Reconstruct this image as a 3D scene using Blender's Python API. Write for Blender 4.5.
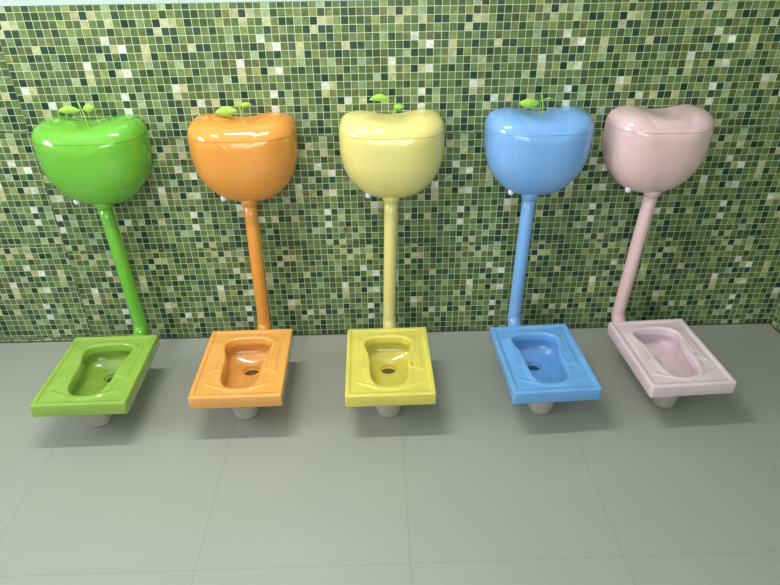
import bpy, bmesh, math, random
import numpy as np
from mathutils import Matrix, Vector
C = bpy.context.scene.collection
for o in list(bpy.data.objects):
    bpy.data.objects.remove(o, do_unlink=True)

# ------------------------------------------------------------------ camera
PITCH, YAW, ROLL = 0.54258, 0.02114, -0.01357
fwd = Vector((math.sin(YAW)*math.cos(PITCH), math.cos(YAW)*math.cos(PITCH), -math.sin(PITCH)))
right0 = Vector((math.cos(YAW), -math.sin(YAW), 0)); up0 = right0.cross(fwd)
cr, sr = math.cos(ROLL), math.sin(ROLL)
right = right0*cr + up0*sr; up = up0*cr - right0*sr
cam_d = bpy.data.cameras.new('camera'); cam = bpy.data.objects.new('camera', cam_d); C.objects.link(cam)
cam_d.sensor_width = 36; cam_d.lens = 617.63/780*36; cam_d.clip_start = .02
M = Matrix((right, up, -fwd)).transposed().to_4x4()
M.translation = (-0.03765, -2.19902, 1.52954)
cam.matrix_world = M
bpy.context.scene.camera = cam

# ------------------------------------------------------------------ world, lights, exposure
w = bpy.data.worlds.new('world'); bpy.context.scene.world = w; w.use_nodes = True
w.node_tree.nodes['Background'].inputs[0].default_value = (.80, .90, 1, 1)
w.node_tree.nodes['Background'].inputs[1].default_value = .6
vs = bpy.context.scene.view_settings
vs.view_transform = 'Standard'; vs.look = 'None'; vs.gamma = 1; vs.use_curve_mapping = False
vs.exposure = 0.40

def area(name, loc, direction, sx, sy, power, col, spread=180):
    l = bpy.data.lights.new(name, 'AREA'); l.shape = 'RECTANGLE'; l.size = sx; l.size_y = sy
    l.energy = power; l.color = col; l.spread = math.radians(spread)
    o = bpy.data.objects.new(name, l); C.objects.link(o); o.location = loc
    o.rotation_euler = Vector(direction).to_track_quat('-Z', 'Z').to_euler()
    return o
# daylight in the window openings (left wall, and wall behind the camera)
area('daylight_left', (-2.66, -1.45, 1.75), (1, 0, 0), 1.0, .9, 44, (.93, .97, 1))
area('daylight_behind', (-.3, -4.36, 1.7), (0, 1, 0), 2.6, 1.5, 39, (.98, .985, 1))
TUBE_POWER = 23
XR = 1.668; XL = -2.6; YF = -4.3; ZC = 2.7

# ------------------------------------------------------------------ materials
def srgb(r, g, b):
    f = lambda c: (c/255/12.92) if c/255 <= .04045 else ((c/255+.055)/1.055)**2.4
    return (f(r), f(g), f(b), 1)
def new_mat(name):
    m = bpy.data.materials.new(name); m.use_nodes = True
    return m, m.node_tree, m.node_tree.nodes['Principled BSDF']
def noise(nt, scale, detail=2, vec=None, coord='Object'):
    n = nt.nodes.new('ShaderNodeTexNoise'); n.inputs['Scale'].default_value = scale; n.inputs['Detail'].default_value = detail
    if vec is None:
        tc = nt.nodes.new('ShaderNodeTexCoord'); vec = tc.outputs[coord]
    nt.links.new(vec, n.inputs['Vector']); return n
def math_n(nt, op, a, b=None, c=None):
    n = nt.nodes.new('ShaderNodeMath'); n.operation = op
    for i, v in enumerate((a, b, c)):
        if v is None: continue
        if isinstance(v, (int, float)): n.inputs[i].default_value = v
        else: nt.links.new(v, n.inputs[i])
    return n.outputs[0]
def mix(nt, fac, a, b, blend='MIX'):
    n = nt.nodes.new('ShaderNodeMix'); n.data_type = 'RGBA'; n.blend_type = blend
    for i, v in ((0, fac), (6, a), (7, b)):
        if isinstance(v, (int, float)): n.inputs[i].default_value = v
        elif isinstance(v, tuple): n.inputs[i].default_value = v
        else: nt.links.new(v, n.inputs[i])
    return n.outputs[2]
def ramp(nt, v, p0, p1, c0=(0, 0, 0, 1), c1=(1, 1, 1, 1)):
    n = nt.nodes.new('ShaderNodeValToRGB'); nt.links.new(v, n.inputs[0])
    n.color_ramp.elements[0].position = p0; n.color_ramp.elements[1].position = p1
    n.color_ramp.elements[0].color = c0; n.color_ramp.elements[1].color = c1
    return n.outputs[0]
def glazed(name, col, rough=.12, vary=.06, coat=.4, bump=0.0, spec=.5):
    m, nt, b = new_mat(name)
    n = noise(nt, 9, 3)
    dark = tuple(c*(1-vary*2) for c in col[:3])+(1,); lite = tuple(min(1, c*(1+vary)) for c in col[:3])+(1,)
    nt.links.new(mix(nt, ramp(nt, n.outputs[0], .3, .7), dark, lite), b.inputs['Base Color'])
    b.inputs['Roughness'].default_value = rough; b.inputs['Coat Weight'].default_value = coat
    b.inputs['Coat Roughness'].default_value = .05; b.inputs['Specular IOR Level'].default_value = spec
    if bump:
        n2 = noise(nt, 14, 1); bp = nt.nodes.new('ShaderNodeBump'); bp.inputs['Strength'].default_value = bump
        bp.inputs['Distance'].default_value = .01
        nt.links.new(n2.outputs[0], bp.inputs['Height']); nt.links.new(bp.outputs[0], b.inputs['Normal'])
    return m

# mosaic tiles: colour of each cell from the face attribute, grout from its UV square
mosaic, nt, b = new_mat('printed_mosaic')
at = nt.nodes.new('ShaderNodeVertexColor'); at.layer_name = 'cell_colour'
uvn = nt.nodes.new('ShaderNodeUVMap'); sep = nt.nodes.new('ShaderNodeSeparateXYZ'); nt.links.new(uvn.outputs[0], sep.inputs[0])
dx = math_n(nt, 'ABSOLUTE', math_n(nt, 'SUBTRACT', math_n(nt, 'FRACT', sep.outputs[0]), .5))
dy = math_n(nt, 'ABSOLUTE', math_n(nt, 'SUBTRACT', math_n(nt, 'FRACT', sep.outputs[1]), .5))
edge = math_n(nt, 'MAXIMUM', dx, dy)
grout = ramp(nt, edge, .452, .476)
n1 = noise(nt, 55, 4); n2 = noise(nt, 260, 2)
mott = mix(nt, ramp(nt, n1.outputs[0], .35, .65), (.80, .80, .78, 1), (1.18, 1.17, 1.12, 1))
c1 = mix(nt, 1.0, at.outputs[0], mott, 'MULTIPLY')
c1 = mix(nt, 1.0, c1, mix(nt, n2.outputs[0], (.88, .88, .88, 1), (1.12, 1.12, 1.12, 1)), 'MULTIPLY')
nt.links.new(mix(nt, grout, c1, srgb(186, 204, 172)), b.inputs['Base Color'])
b.inputs['Roughness'].default_value = .32; b.inputs['Specular IOR Level'].default_value = .35

white_tile, nt, b = new_mat('white_wall_tile')
n = noise(nt, 3, 2); nt.links.new(mix(nt, n.outputs[0], srgb(172, 190, 189), srgb(178, 195, 193)), b.inputs['Base Color'])
b.inputs['Roughness'].default_value = .2
joint = glazed('tile_joint', srgb(120, 130, 112), .7, .05, 0)
dark_joint = glazed('dark_joint', srgb(66, 72, 66), .8, .05, 0)
paint = glazed('wall_paint', srgb(226, 226, 220), .7, .02, 0)
ceil_m = glazed('ceiling_paint', srgb(236, 236, 232), .8, .02, 0)
white_pl = glazed('white_plastic', srgb(230, 232, 240), .3, .02, .2)
metal_w = glazed('lamp_housing_white', srgb(235, 235, 235), .4, .02, 0)
pvc = glazed('grey_drain_plastic', srgb(172, 167, 154), .4, .06, 0)
hole_m = glazed('drain_dark', srgb(60, 40, 25), .3, .1, .2)
rust = glazed('rust', srgb(150, 60, 40), .8, .3, 0)
# floor: pale grey glazed tiles 0.6 x 1.2 m
floor_m, nt, b = new_mat('grey_floor_tile')
tc = nt.nodes.new('ShaderNodeTexCoord'); sp = nt.nodes.new('ShaderNodeSeparateXYZ'); nt.links.new(tc.outputs['Object'], sp.inputs[0])
def linemask(sock, off, per, wd):
    a = math_n(nt, 'PINGPONG', math_n(nt, 'ADD', math_n(nt, 'SUBTRACT', sock, off), per*40), per/2)
    return math_n(nt, 'LESS_THAN', a, wd)
lx = linemask(sp.outputs[0], -1.1588, .59543, .0011); ly = linemask(sp.outputs[1], -1.1208, 1.19086, .0009)
ln = math_n(nt, 'MAXIMUM', lx, ly)
nz = noise(nt, 1.6, 4); nz2 = noise(nt, 22, 5); nz3 = noise(nt, 5, 5)
base = mix(nt, nz.outputs[0], srgb(149, 152, 144), srgb(156, 159, 150))
base = mix(nt, math_n(nt, 'MULTIPLY', nz2.outputs[0], .12), base, srgb(146, 148, 138))
sp2 = nt.nodes.new('ShaderNodeTexVoronoi'); sp2.inputs['Scale'].default_value = 5.5; nt.links.new(tc.outputs['Object'], sp2.inputs['Vector'])
speck = math_n(nt, 'LESS_THAN', sp2.outputs['Distance'], .022)
base = mix(nt, math_n(nt, 'MULTIPLY', speck, .5), base, srgb(226, 226, 214))
base = mix(nt, math_n(nt, 'MULTIPLY', ln, .32), base, srgb(96, 98, 92))
nt.links.new(base, b.inputs['Base Color'])
rr = nt.nodes.new('ShaderNodeMapRange'); nt.links.new(nz3.outputs[0], rr.inputs[0])
rr.inputs[3].default_value = .24; rr.inputs[4].default_value = .28
nt.links.new(rr.outputs[0], b.inputs['Roughness']); b.inputs['Specular IOR Level'].default_value = .45

# ------------------------------------------------------------------ helpers
def link(name, bm, mat, parent=None, smooth=False):
    me = bpy.data.meshes.new(name); bm.normal_update(); bm.to_mesh(me); bm.free()
    for m in (mat if isinstance(mat, (list, tuple)) else [mat]): me.materials.append(m)
    if smooth:
        for p in me.polygons: p.use_smooth = True
    o = bpy.data.objects.new(name, me); C.objects.link(o)
    if parent: o.parent = parent
    return o
def struct(o): o['kind'] = 'structure'; return o
def thing(name, label, cat, loc, rz=0, group=None):
    o = bpy.data.objects.new(name, None); o.empty_display_size = .05; C.objects.link(o)
    o.location = loc; o.rotation_euler = (0, 0, rz); o['label'] = label; o['category'] = cat
    if group: o['group'] = group
    return o
def box(bm, lo, hi, bev=0):
    r = bmesh.ops.create_cube(bm, size=1)
    s = [hi[i]-lo[i] for i in range(3)]; c = [(hi[i]+lo[i])/2 for i in range(3)]
    bmesh.ops.transform(bm, matrix=Matrix.Translation(c) @ Matrix.Diagonal((*s, 1)), verts=r['verts'])
    if bev:
        es = list({e for v in r['verts'] for e in v.link_edges})
        bmesh.ops.bevel(bm, geom=es, offset=bev, segments=3, profile=.5, affect='EDGES')
def tube(bm, pts, radii, seg=28, cap=True):
    """skin a ring along pts (Vectors)"""
    pts = [Vector(p) for p in pts]; rings = []
    ref = None
    for i, p in enumerate(pts):
        t = (pts[min(i+1, len(pts)-1)]-pts[max(i-1, 0)])
        if t.length < 1e-9: t = Vector((0, 0, -1))
        t.normalize()
        if ref is None:
            ref = Vector((1, 0, 0)) if abs(t.x) < .9 else Vector((0, 1, 0))
        u = (ref-t*ref.dot(t)).normalized(); v = t.cross(u); ref = u
        r = radii[i] if isinstance(radii, (list, tuple)) else radii
        rings.append([bm.verts.new(p+(u*math.cos(a)+v*math.sin(a))*r) for a in [2*math.pi*k/seg for k in range(seg)]])
    for a, bb in zip(rings, rings[1:]):
        for k in range(seg):
            bm.faces.new((a[k], a[(k+1) % seg], bb[(k+1) % seg], bb[k]))
    if cap:
        bm.faces.new(rings[0][::-1]); bm.faces.new(rings[-1])
    bmesh.ops.recalc_face_normals(bm, faces=bm.faces)

# ------------------------------------------------------------------ mosaic pattern (20 x 17 cells, repeats on every tile)
PAT = ["pmdmmdmpdmDmmmmykddm", "pdmggmydkmddkmdksDsg", "sgDdgmDssgDmdmykmsmm", "dkgmmDsDdgmDkdmggymm",
       "mkddymdgDmkkkmmpdmkw", "swmdsmmDkmsDDmmgmdDm", "mDmksDykmDdmmDdkdmpD", "DgmypmdgpdmdpmdkwdkM",
       "swmddmdmggdmmmkdskyD", "mgdmmmdDkdmdmdpDsmkm", "dgdmmdmwsmdmpmkmmmdm", "wDpdmmdskmmkmDmmDmgg",
       "dmpmgmDdmDwmsDdsmDmg", "wmmDmmmDmsmdmmmgmdDm", "dmgmDpddmkmpDmmmgdpp", "dmdmpmDgmmmdDmdmgmmd",
       "pdsmddDDmmgmDddddmmm"]
COL = {'D': (34, 62, 47), 'd': (58, 76, 45), 'm': (88, 108, 62), 'M': (78, 98, 55), 'g': (113, 130, 80),
       'k': (98, 106, 62), 's': (174, 174, 132), 'w': (206, 212, 202), 'y': (130, 142, 80), 'p': (137, 156, 118)}
W = .51211; H = .440; ZB = .42696; CW = W/20; CH = .0259
def mosaic_wall(name, x0, x1, ztop, breakx, plane):
    """x along the wall; rows are counted down from each tile's top."""
    bm = bmesh.new(); uv = bm.loops.layers.uv.new('UVMap'); cl = bm.loops.layers.float_color.new('cell_colour')
    rng = random.Random(5)
    def seg(xa, xb, dz, xo):
        for t in range(-1, 4):                  # tile rows: t=0 bottom
            top = min(ZB+H*t+dz, ztop); bot = ZB+H*(t-1)+dz
            if bot > ztop or top <= 0: continue
            rowx = {-1: -.02, 0: -.0719, 1: -.2261, 2: -.384, 3: -.384}[t]+xo[t] - CW/2     # left edge of column 0
            z12 = {-1: -.298, 0: .1418, 1: .5714, 2: 1.017, 3: 1.45}[t]+dz*1.12            # centre of row 12
            j0 = math.floor((xa-rowx)/CW)-1; j1 = math.ceil((xb-rowx)/CW)+1
            gap = .003; lo_z = max(bot+gap, 0)
            for r in range(-1, 19):
                zb = z12+(11.5-r)*CH; za = zb-CH
                if za >= top or zb <= lo_z: continue
                fa, fb = 0., 1.; h_ = zb-za
                if zb > top: fb = (top-za)/h_; zb = top
                if za < lo_z: fa = (lo_z-za)/h_; za = lo_z
                for j in range(j0, j1):
                    xa_, xb_ = rowx+j*CW, rowx+(j+1)*CW
                    if xb_ <= xa or xa_ >= xb: continue
                    ua, ub = 0., 1.
                    if xa_ < xa: ua = (xa-xa_)/CW; xa_ = xa
                    if xb_ > xb: ub = 1-(xb_-xb)/CW; xb_ = xb
                    ch = PAT[r % 17][j % 20]; c = COL[ch]
                    k = random.Random((j % 20)*131+r*17).uniform(-13, 13)
                    h2 = random.Random((j % 20)*57+r*7+3).uniform(-7, 7)
                    col = srgb(max(c[0]+k+h2*.25, 10), c[1]+k, max(c[2]+k-h2*.25, 10))
                    vs_ = [bm.verts.new(plane(x, z)) for x, z in ((xa_, za), (xb_, za), (xb_, zb), (xa_, zb))]
                    f = bm.faces.new(vs_)
                    for lp, q in zip(f.loops, ((ua, fa), (ub, fa), (ub, fb), (ua, fb))):
                        lp[uv].uv = (q[0]*.9998+.0001, q[1]*.9998+.0001); lp[cl] = col
    if breakx is not None:
        seg(x0, breakx-.0012, .031, {-1: .1, 0: -.317, 1: -.083, 2: -.2, 3: 0}); seg(breakx+.0012, x1, 0, [0]*5)
    else: seg(x0, x1, 0, [.05]*5)
    return link(name, bm, mosaic)
ZT = 1.307
# wall_back = backing slab with the mosaic as its face and white tiles above, joined into one mesh
def join(objs, name):
    """merge meshes without operators"""
    bm = bmesh.new(); mats = []
    for o in objs:
        base_i = len(mats); n0 = len(bm.faces)
        for m in o.data.materials: mats.append(m)
        bm.from_mesh(o.data); bm.faces.ensure_lookup_table()
        for f in bm.faces[n0:]: f.material_index += base_i
    out = link(name, bm, mats)
    for o in objs:
        me = o.data; bpy.data.objects.remove(o); bpy.data.meshes.remove(me)
    return out
ta = mosaic_wall('tmp_a', XL, XR, ZT, -1.262, lambda x, z: (x, 0, z))
bm = bmesh.new(); uv = bm.loops.layers.uv.new('UVMap'); cl = bm.loops.layers.float_color.new('cell_colour')
box(bm, (XL, .0015, 0), (XR+.12, .12, ZC)); tb = link('tmp_b', bm, joint)
bm = bmesh.new(); bm.loops.layers.uv.new('UVMap'); bm.loops.layers.float_color.new('cell_colour')
def white_panels(bm, a0, a1, first, fn):
    x = first
    while x > a0: x -= .601
    while x < a1:
        z = ZT+.0015
        while z < ZC:
            lo, hi = max(x+.001, a0), min(x+.600, a1); zz = min(z+.298, ZC)
            if hi > lo: fn(bm, lo, hi, z, zz)
            z += .300
        x += .601
white_panels(bm, XL, XR, -.6565, lambda bm, a, c, z0, z1: box(bm, (a, -.0005, z0), (c, .004, z1)))
tcx = link('tmp_c', bm, white_tile)
struct(join([ta, tb, tcx], 'wall_back'))
# right wall
ta = mosaic_wall('tmp_a', 0.0, 4.3, ZT, None, lambda x, z: (XR, -x, z))
bm = bmesh.new(); bm.loops.layers.uv.new('UVMap'); bm.loops.layers.float_color.new('cell_colour')
box(bm, (XR+.0015, YF, 0), (XR+.12, 0, ZC)); tb = link('tmp_b', bm, joint)
bm = bmesh.new(); bm.loops.layers.uv.new('UVMap'); bm.loops.layers.float_color.new('cell_colour')
white_panels(bm, YF, 0, -.3, lambda bm, a, c, z0, z1: box(bm, (XR-.0005, a, z0), (XR+.004, c, z1)))
tcx = link('tmp_c', bm, white_tile)
struct(join([ta, tb, tcx], 'wall_right'))
# dark open joint between floor and walls
bm = bmesh.new(); box(bm, (XL, -.004, 0), (XR-.004, 0.001, .0035)); struct(link('trim_1', bm, dark_joint))
bm = bmesh.new(); box(bm, (XR-.004, YF, 0), (XR+.001, -.004, .0045)); struct(link('trim_2', bm, dark_joint))
# floor and ceiling
bm = bmesh.new(); box(bm, (XL-.12, YF-.12, -.1), (XR+.12, .12, 0)); struct(link('floor', bm, floor_m))
bm = bmesh.new(); box(bm, (XL-.12, YF-.12, ZC), (XR+.12, .12, ZC+.1)); struct(link('ceiling', bm, ceil_m))
# left wall with a window opening, wall behind the camera with a wide window
def wall_with_window(name, axis, pos, a0, a1, wa0, wa1, wz0, wz1, outward):
    bm = bmesh.new()
    def bx_(a, c, z0, z1):
        lo, hi = sorted((pos, pos+outward*.12))
        if axis == 'X': box(bm, (lo, a, z0), (hi, c, z1))
        else: box(bm, (a, lo, z0), (c, hi, z1))
    bx_(a0, wa0, 0, ZC); bx_(wa1, a1, 0, ZC); bx_(wa0, wa1, 0, wz0); bx_(wa0, wa1, wz1, ZC)
    return struct(link(name, bm, paint))
wall_with_window('wall_left', 'X', XL, YF, 0, -1.95, -.95, 1.3, 2.2, -1)
wall_with_window('wall_front', 'Y', YF, XL-.12, XR+.12, -1.6, 1.0, .95, 2.45, -1)
def frame(name, axis, pos, a0, a1, z0, z1, bars):
    bm = bmesh.new(); wd = .04
    def bb(a, c, za, zb):
        if axis == 'X': box(bm, (pos-.02, a, za), (pos+.02, c, zb), .003)
        else: box(bm, (a, pos-.02, za), (c, pos+.02, zb), .003)
    bb(a0, a0+wd, z0, z1); bb(a1-wd, a1, z0, z1); bb(a0+wd, a1-wd, z0, z0+wd); bb(a0+wd, a1-wd, z1-wd, z1)
    for k in range(1, bars): 
        x = a0+(a1-a0)*k/bars; bb(x-wd/2, x+wd/2, z0+wd, z1-wd)
    return struct(link(name, bm, white_pl))
frame('window_1', 'X', XL-.03, -1.95, -.95, 1.3, 2.2, 2)
frame('window_2', 'Y', YF-.03, -1.6, 1.0, .95, 2.45, 3)

# ------------------------------------------------------------------ ceiling tube lamp (outside the picture, seen as a streak on the tank lids)
LX, LY, LZ = -.60, -.78, 2.55
lamp = thing('tube_lamp', 'white tube lamp hanging under the ceiling above the row of squat pans', 'lamp', (LX, LY, LZ))
bm = bmesh.new(); box(bm, (-.47, -.03, .03), (.47, .03, .08), .006); link('housing', bm, metal_w, lamp)
for sx in (-1, 1):
    bm = bmesh.new(); tube(bm, [(sx*.3, 0, .08), (sx*.3, 0, ZC-LZ)], .004, 8); link('hanger', bm, metal_w, lamp)
bm = bmesh.new(); tube(bm, [(-.45, 0, .012), (.45, 0, .012)], .013, 16)
tm, nt, b = new_mat('tube_glow'); b.inputs['Emission Color'].default_value = (1, .98, .93, 1); b.inputs['Emission Strength'].default_value = 30
link('tube', bm, tm, lamp, True)
area('tube_light', (LX, LY, LZ-.01), (0, 0, -1), .9, .04, TUBE_POWER, (1, .98, .93), 180)

# ------------------------------------------------------------------ cistern
def catmull(P, n):
    P = np.array(P); N = len(P); out = []
    for i in range(N):
        p0, p1, p2, p3 = P[(i-1) % N], P[i], P[(i+1) % N], P[(i+2) % N]
        for k in range(n):
            t = k/n
            out.append(.5*((2*p1)+(-p0+p2)*t+(2*p0-5*p1+4*p2-p3)*t*t+(-p0+3*p1-3*p2+p3)*t**3))
    return np.array(out)
half = [(0, .651), (.06, .657), (.107, .679), (.143, .714), (.171, .760), (.185, .820), (.187, .870), (.185, .910), (.173, .938),
        (.147, .954), (.110, .9595), (.072, .955), (.035, .9475)]
OUT = half + [(0, .945)] + [(-x, z) for x, z in half[:0:-1]]
SEAM = .905
def cistern_shell():
    c = catmull(OUT, 6); N = len(c); cen = np.array([0, .845])
    bm = bmesh.new(); rings = []
    D0, D1, n = .034, .150, 2.7
    back = [bm.verts.new((p[0]*.985, -.0005, cen[1]+(p[1]-cen[1])*.985)) for p in c]; rings.append(back)
    for d in (.012, .024, D0): rings.append([bm.verts.new((p[0], -d, p[1])) for p in c])
    for a in np.linspace(0, math.pi/2, 26)[1:-1]:
        r = math.cos(a)**(2/n); dep = math.sin(a)**(2/n)
        # towards the front the section rounds off the top dip
        ring = []
        for p in c:
            flat = p.copy()
            if p[1] > .9:                                              # the dip in the top fades out towards the front
                flat[1] = max(p[1], .9+.064*(1-(abs(p[0])/.188)**3.0))
            p = p+(flat-p)*min(1, (1-r)*5)
            q = cen+(p-cen)*r
            # fuller at the top, drawn back towards the bottom
            zrel = (q[1]-.648)/.334
            dd = D1*(.88+.15*min(1, max(0, zrel))**.8)
            ring.append(bm.verts.new((q[0], -D0-dep*dd, q[1])))
        rings.append(ring)
    for a_, b_ in zip(rings, rings[1:]):
        for k in range(N): bm.faces.new((a_[k], a_[(k+1) % N], b_[(k+1) % N], b_[k]))
    tip = bm.verts.new((cen[0], -D0-D1*(.88+.15*((cen[1]-.648)/.334)**.8), cen[1]))
    for k in range(N): bm.faces.new((rings[-1][k], rings[-1][(k+1) % N], tip))
    bm.faces.new(rings[0])
    bmesh.ops.recalc_face_normals(bm, faces=bm.faces)
    return bm
def res_faces(bm): return [f for f in bm.faces if len(f.verts) > 30 and abs(f.normal.z) > .9]
def cut(bm, z, keep_above):
    g = list(bm.verts)+list(bm.edges)+list(bm.faces)
    res = bmesh.ops.bisect_plane(bm, geom=g, dist=1e-6, plane_co=(0, 0, z), plane_no=(0, 0, 1), clear_inner=keep_above, clear_outer=not keep_above)
    es = [e for e in res['geom_cut'] if isinstance(e, bmesh.types.BMEdge)]
    bmesh.ops.holes_fill(bm, edges=es, sides=0)
    for f in bm.faces: f.smooth = True
    for f in res_faces(bm): f.smooth = False
    for e in bm.edges:
        if any(not f.smooth for f in e.link_faces): e.smooth = False
    return bm
def leaf_bm(p0, p1, width, bend, thick=.0012, sag=.006):
    """pointed leaf from p0 (stalk end) to p1 (tip) in the XZ plane, slightly cupped"""
    bm = bmesh.new(); n = 14; m = 6
    p0 = Vector(p0); p1 = Vector(p1); ax = p1-p0; L = ax.length; t = ax.normalized()
    side = Vector((-t.z, 0, t.x)); nrm = Vector((0, -1, 0))
    def row(off):
        R_ = []
        for i in range(n+1):
            s = i/n; wd = width*math.sin(math.pi*min(1, s*1.0))**.75*(1-.15*s)/2
            if i in (0, n): wd = .0006
            mid = p0+ax*s+side*bend*math.sin(math.pi*s)+nrm*(sag*math.sin(math.pi*s))
            R_.append([bm.verts.new(mid+side*wd*(2*k/m-1)+nrm*(off-(2*k/m-1)**2*wd*.35)) for k in range(m+1)])
        return R_
    A, B = row(thick), row(0)
    for i in range(n):
        for k in range(m):
            bm.faces.new((A[i][k], A[i+1][k], A[i+1][k+1], A[i][k+1])); bm.faces.new((B[i][k], B[i][k+1], B[i+1][k+1], B[i+1][k]))
        for k in (0, m): bm.faces.new((A[i][k], A[i+1][k], B[i+1][k], B[i][k]))
    for i in (0, n):
        for k in range(m): bm.faces.new((A[i][k], A[i][k+1], B[i][k+1], B[i][k]))
    bmesh.ops.recalc_face_normals(bm, faces=bm.faces)
    return bm
leaf_m, nt, b = new_mat('leaf_green')
wv = noise(nt, 120, 2)
nt.links.new(mix(nt, wv.outputs[0], srgb(140, 190, 60), srgb(170, 216, 90)), b.inputs['Base Color']); b.inputs['Roughness'].default_value = .35

# name, tank colour, pan colour, x tank, leaves, pan (x, y, rot), pipe x top/bottom
SETS = [
 ('bright green', (104, 178, 52), (138, 174, 70), -1.026, 'A', (-1.0300, -.4472, .0137, 1.045, -1.049), (-1.030, -1.013)),
 ('orange', (222, 148, 62), (226, 162, 82), -.500, 'B', (-.5223, -.4295, .009, 1.035, -.528), (-.502, -.510)),
 ('pale yellow', (222, 212, 132), (214, 204, 92), .0215, 'C', (-.0086, -.4417, .0085, 1.018, -.013), (.0155, .003)),
 ('sky blue', (122, 172, 230), (106, 164, 222), .541, 'D', (.5386, -.4464, .04, 1.0, .535), (.526, .518)),
 ('pale pink', (222, 190, 190), (224, 202, 210), .967, None, (.9985, -.4325, .0455, .985, .992), (.980, .952)),
]
# local (x, z) leaf data per tank: stem (base, top), big leaf (root, tip, width, bend), small leaf
LEAVES = {
 'A': [((-.002, .955), (-.014, 1.013)), ((-.014, .986), (-.089, .985), .028, -.005), ((-.002, .990), (.036, .997), .030, 0)],
 'B': [((.004, .950), (-.004, 1.006)), ((-.008, .975), (-.085, .970), .036, -.002), ((.003, .992), (.044, .996), .018, .002)],
 'C': [((.003, .955), (.013, 1.009)), ((-.006, 1.003), (-.076, 1.004), .026, -.008), ((.008, .979), (.045, .980), .020, 0)],
 'D': [((.005, .952), (-.001, 1.010)), ((-.008, .981), (-.079, .982), .037, 0), ((.004, .993), (.042, .993), .005, .006)],
}
for nm, tcol, pcol, tx, lv, pan, pipe in SETS:
    short = nm
    others = {'bright green': 'far left of the row', 'orange': 'between the green one and the yellow one',
              'pale yellow': 'in the middle of the row', 'sky blue': 'between the yellow one and the pink one',
              'pale pink': 'at the right end of the row'}[nm]
    tm = glazed('glazed_'+nm.replace(' ', '_'), srgb(*tcol), .14, .02, .5)
    pm = glazed('pan_'+nm.replace(' ', '_'), srgb(*pcol), .16, .05, .5, bump=.12)
    # ---- cistern
    lab = f'{nm} apple-shaped wall cistern on the mosaic wall' + (', with green leaves on top' if lv else ', the one without leaves')
    t = thing('wall_cistern', lab, 'cistern', (tx, 0, 0), 0, 'apple-shaped cisterns on the mosaic wall')
    if nm == 'pale pink': t.scale = (.955, 1, 1)
    link('tank_body', cut(cistern_shell(), SEAM-.0006, False), tm, t)
    lid = cut(cistern_shell(), SEAM+.0006, True)
    bmesh.ops.scale(lid, vec=(1.006, 1.006, 1), verts=lid.verts)
    for v in lid.verts: v.co.y = min(v.co.y, -.0005)
    link('lid', lid, tm, t)
    # white inlet nozzle at the lower left
    bm = bmesh.new(); tube(bm, [(-.088, -.085, .720), (-.088, -.092, .699), (-.088, -.093, .698), (-.089, -.098, .672), (-.089, -.098, .667)], [.008, .008, .0118, .0105, .007], 20)
    link('inlet_nozzle', bm, white_pl, t, True)
    if lv:
        st, bl, sl = LEAVES[lv]
        bm = bmesh.new(); a, bb = Vector((st[0][0], -.05, st[0][1]-.012)), Vector((st[1][0], -.046, st[1][1]))
        pts = [a.lerp(bb, k/6)+Vector((.003*math.sin(math.pi*k/6), 0, 0)) for k in range(7)]
        tube(bm, pts, [.0022, .0021, .002, .0019, .0018, .0017, .0014], 10); link('stem', bm, leaf_m, t, True)
        for i, q in enumerate((bl, sl)):
            link('leaf', leaf_bm((q[0][0], -.049, q[0][1]), (q[1][0], -.047, q[1][1]), q[2], q[3]), leaf_m, t, True)
    # ---- flush pipe: collar under the tank, straight drop, elbow towards the pan
    ptop, pbot = pipe
    t = thing('flush_pipe', f'{nm} flush pipe running down the wall under the {nm} cistern', 'pipe', (pbot, -.08, 0), 0, 'flush pipes below the cisterns')
    px_, py_, pr_, psx, ptx = pan
    R_ = .0252; rb = .05
    dxp = ptop-pbot
    zb = .09+rb
    pts = [(dxp, 0, .655)]+[(dxp*(1-k/8), 0, .655-(.655-zb)*k/8) for k in range(1, 9)]
    for k in range(1, 11):
        a = math.pi/2*k/10; pts.append((0, -rb*(1-math.cos(a)), zb-rb*math.sin(a)))
    pback = py_+.191
    pts.append((0, pback+.08+.02, zb-rb))
    pts.append((0, pback+.08-.026, zb-rb))
    bm = bmesh.new(); tube(bm, pts, [R_]*9+[R_+.0022*math.sin(math.pi*k/10)+.0008 for k in range(1, 11)]+[R_]*2, 32); link('pipe', bm, tm, t, True)
    bm = bmesh.new(); tube(bm, [(dxp, 0, .676), (dxp, 0, .662), (dxp, 0, .656), (dxp, 0, .648), (dxp, 0, .642)], [.034, .034, .032, .029, .0262], 32)
    link('collar', bm, tm, t, True)

# ------------------------------------------------------------------ squat pan
PL, PW, PT, PZ = .390, .297, .049, .195
open_half = [(0, .146), (.045, .143), (.073, .130), (.084, .106), (.082, .074), (.074, .036), (.070, -.02), (.068, -.070), (.061, -.112),
             (.040, -.143), (0, -.152)]
OPEN = catmull(open_half+[(-x, y) for x, y in open_half[-2:0:-1]], 10)
def seg_dist(P, poly):
    A = poly; B = np.roll(poly, -1, 0)
    d = np.full(len(P), 9.); inside = np.zeros(len(P), bool)
    for a, b_ in zip(A, B):
        ab = b_-a; t = np.clip(((P-a)@ab)/(ab@ab), 0, 1); dd = np.linalg.norm(P-a-t[:, None]*ab, axis=1); d = np.minimum(d, dd)
        cond = ((a[1] > P[:, 1]) != (b_[1] > P[:, 1])); 
        with np.errstate(divide='ignore', invalid='ignore'):
            xi = (b_[0]-a[0])*(P[:, 1]-a[1])/(b_[1]-a[1])+a[0]
        inside ^= cond & (P[:, 0] < xi)
    return np.where(inside, d, -d)
def ss(e0, e1, x): t = np.clip((x-e0)/(e1-e0), 0, 1); return t*t*(3-2*t)
DR = (0.0, .077); DRR = .029; CY = -.004
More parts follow.
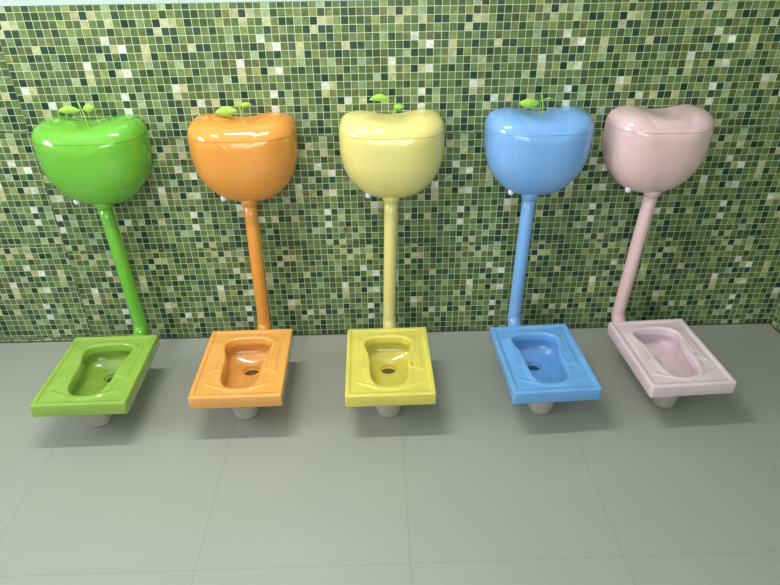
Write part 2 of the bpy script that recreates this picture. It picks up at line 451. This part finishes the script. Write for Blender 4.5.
def ray_hit(a, poly):
    """distance from (0, CY) to the outline along angle a"""
    d = np.array([math.cos(a), math.sin(a)]); A = poly-np.array([0, CY]); E = np.roll(A, -1, 0)-A
    den = d[0]*E[:, 1]-d[1]*E[:, 0]
    with np.errstate(divide='ignore', invalid='ignore'):
        t = (A[:, 0]*E[:, 1]-A[:, 1]*E[:, 0])/den; u = (A[:, 0]*d[1]-A[:, 1]*d[0])/den
    ok = (t > 0) & (u >= -1e-6) & (u <= 1+1e-6)
    return t[ok].min()
def rounded_rect(off):
    """outline of the slab, grown by off; same number of points for every off"""
    r0 = .007; pts = []
    hx, hy = PW/2-r0, PL/2-r0; rr_ = r0+off
    for q, (sx, sy) in enumerate(((1, 1), (-1, 1), (-1, -1), (1, -1))):
        for k in range(7):
            a = math.pi/2*(q+k/6); pts.append((sx*hx+rr_*math.cos(a), sy*hy+rr_*math.sin(a)))
        nx_, ny_ = ((1, 1), (-1, 1), (-1, -1), (1, -1))[(q+1) % 4]; a = math.pi/2*(q+1)
        p = np.array(pts[-1]); e = np.array((nx_*hx+rr_*math.cos(a), ny_*hy+rr_*math.sin(a)))
        for k in range(1, 56): pts.append(tuple(p+(e-p)*k/56))
    return np.array(pts)
def top_height(P):
    x, y = P[:, 0], P[:, 1]
    sd = seg_dist(P, OPEN)
    edge = np.minimum(PW/2-np.abs(x), PL/2-np.abs(y))
    z = -.0035*ss(.012, .021, edge)                                   # raised outer bead
    z = z+.0025*ss(-.022, -.006, sd)                                  # lip round the opening
    for s in (-1, 1):                                                 # raised foot pads ending in ridges
        yy = y-(-.052-.35*(s*x-.10))
        pad = ss(.0, .012, yy)*(1-ss(.118, .132, y))*ss(.084, .090, s*x)*(1-ss(.108, .120, s*x)); z = z+.0022*pad
        z = z+.0034*np.exp(-(yy/.0045)**2)*ss(.066, .078, s*x)*(1-ss(.112, .124, s*x))
        y2 = y-(-.165+.5*np.abs(s*x-.02)); z = z+.0028*np.exp(-(y2/.006)**2)*ss(.03, .05, s*x)*(1-ss(.10, .12, s*x))
    return z
def loft(bm, rings, closed=False, mi=0):
    V = [[bm.verts.new(tuple(p)) for p in R_] for R_ in rings]; n = len(V[0])
    pairs = list(zip(V, V[1:]))+([(V[-1], V[0])] if closed else [])
    for a, b_ in pairs:
        for k in range(n): bm.faces.new((a[k], a[(k+1) % n], b_[(k+1) % n], b_[k])).material_index = mi
    return V
base_out = rounded_rect(-.004)
ANG = np.arctan2(base_out[:, 1]-CY, base_out[:, 0])
HIT = np.array([ray_hit(a, OPEN) for a in ANG])
def open_ring(d, z):
    h = HIT+d; return np.c_[np.cos(ANG)*h, CY+np.sin(ANG)*h, np.full(len(h), z)]
def pan_mesh():
    bm = bmesh.new(); rings = []
    def flat(off, z): p = rounded_rect(off); return np.c_[p, np.full(len(p), z)]
    rings += [open_ring(.022, -PT+.001), flat(-.005, -PT), flat(-.0015, -PT+.001), flat(0, -PT+.004), flat(0, -.006), flat(-.0006, -.003), flat(-.002, -.0008)]
    inner = open_ring(0, 0)[:, :2]
    for t in np.linspace(0, 1, 44):
        P = base_out+(inner-base_out)*t; z = top_height(P)
        rings.append(np.c_[P, z])
    z0 = rings[-1][:, 2]
    for d, dz in ((-.0022, -.0006), (-.0042, -.0022), (-.0056, -.005), (-.0066, -.010), (-.0074, -.020), (-.0080, -.031), (-.0070, -.0335), (-.004, -.034), (.004, -.030)):
        q = open_ring(d, 0); q[:, 2] = z0+dz; rings.append(q)
    loft(bm, rings, closed=True)
    bmesh.ops.recalc_face_normals(bm, faces=bm.faces)
    me = bpy.data.meshes.new('pan'); bm.to_mesh(me); bm.free()
    for p in me.polygons: p.use_smooth = True
    return me
def bowl_mesh():
    """deep bowl hanging under the slab, running down to the drain near its back"""
    bm = bmesh.new()
    circ = lambda r, z: np.c_[DR[0]+np.cos(ANG)*r, DR[1]+np.sin(ANG)*r, np.full(len(ANG), z)]
    def prof(th):
        R_ = []
        for d, z in ((.006, -.026), (.010, -.036), (.010, -.055), (.006, -.070), (-.002, -.081), (-.012, -.088)):
            R_.append(open_ring(d+th, z-th))
        a = open_ring(-.012+th, -.088-th); c = circ(DRR+.004+th, -.103-th)
        for t in (.2, .4, .6, .8, 1):
            q = a+(c-a)*t; q[:, 2] = a[:, 2]+(c[:, 2]-a[:, 2])*(1-(1-t)**1.4); R_.append(q)
        return R_
    inner = prof(0)+[circ(DRR+.001, -.1045), circ(DRR-.001, -.108), circ(DRR-.002, -.125)]
    outer = (prof(.0045)+[circ(DRR+.003, -.128), circ(DRR-.006, -.134)])[::-1]
    V = loft(bm, inner)
    VO = loft(bm, outer)
    n = len(ANG)
    for k in range(n): bm.faces.new((V[0][k], V[0][(k+1) % n], VO[-1][(k+1) % n], VO[-1][k]))
    f = bm.faces.new(V[-1]); f.material_index = 1
    bm.faces.new(VO[0])
    bmesh.ops.recalc_face_normals(bm, faces=bm.faces)
    me = bpy.data.meshes.new('bowl'); bm.to_mesh(me); bm.free()
    for p in me.polygons: p.use_smooth = len(p.vertices) < 10
    return me
pan_me = pan_mesh(); bowl_me = bowl_mesh()
dk_spot = glazed('black_spot', srgb(20, 18, 16), .5, 0, 0)
GROUP = 'ceramic squat pans on the floor'
for nm, tcol, pcol, tx, lv, pan, pipe in SETS:
    px_, py_, pr_, psx, ptx = pan
    where = {'bright green': 'light green ceramic squat pan with a grey drain pipe under it, leftmost in the row',
             'orange': 'orange ceramic squat pan raised over the grey floor on a drain pipe',
             'pale yellow': 'yellow ceramic squat pan in the middle of the row below the yellow cistern',
             'sky blue': 'sky blue ceramic squat pan raised over the grey floor on a drain pipe',
             'pale pink': 'pale pink ceramic squat pan at the right end nearest the corner'}[nm]
    t = thing('squat_pan', where, 'squat toilet', (px_, py_, 0), pr_, GROUP)
    pm = bpy.data.materials['pan_'+nm.replace(' ', '_')]
    hole_shade = glazed('drain_'+nm.replace(' ', '_'), tuple(list(srgb(*[c*.34 for c in pcol]))[:3])+(1,), .3, .1, .2)  # darkened copy of the pan colour, painted shade for the drain hole's closed bottom
    for part, src in (('slab', pan_me), ('bowl', bowl_me)):
        me = src.copy(); me.name = part; me.materials.append(pm); me.materials.append(hole_shade)
        o = bpy.data.objects.new(part, me); C.objects.link(o); o.parent = t; o.location = (0, 0, PZ); o.scale = (psx, 1, 1)
    bm = bmesh.new()
    spot = {'pale yellow': (.0708, -.4693), 'pale pink': (1.0866, -.4587)}.get(nm)
    if spot:
        ca, sa = math.cos(-pr_), math.sin(-pr_); ex, ey = spot[0]-px_, spot[1]-py_
        bs = bmesh.new(); bmesh.ops.create_uvsphere(bs, u_segments=12, v_segments=6, radius=.0028)
        bmesh.ops.transform(bs, matrix=Matrix.Translation((ex*ca-ey*sa, ex*sa+ey*ca, PZ-.0006)) @ Matrix.Diagonal((1, 1, .35, 1)), verts=list(bs.verts))
        g = link('glaze_spot', bs, dk_spot, t, True); g['label'] = 'tiny black spot in the glaze'
    qx = ptx-px_; qy = -.056
    tube(bm, [(qx, qy, .086), (qx, qy, .075), (qx, qy, .05), (qx, qy, .03), (qx, qy, .012), (qx, qy, .004), (qx, qy, 0)], [.056, .052, .049, .046, .043, .040, .034], 36)
    d = link('drain_pipe', bm, pvc, t, True); d['label'] = 'grey drain pipe under the pan'

# ------------------------------------------------------------------ rusty wall plug between the orange and the yellow pipes
t = thing('wall_plug', 'small rust-red plug in the mosaic wall left of the yellow pipe', 'plug', (-.1637, 0, .4985))
bm = bmesh.new(); tube(bm, [(0, .001, 0), (0, -.003, 0), (0, -.0042, 0)], [.0062, .0058, .003], 12)
link('plug_head', bm, rust, t, True)
bm = bmesh.new(); tube(bm, [(-.0005, -.0006, .012), (0, -.001, -.004), (.001, -.001, -.012), (.0005, -.0006, -.021)], [.0012, .0022, .0018, .0008], 8)
link('rust_streak', bm, rust, t, True)
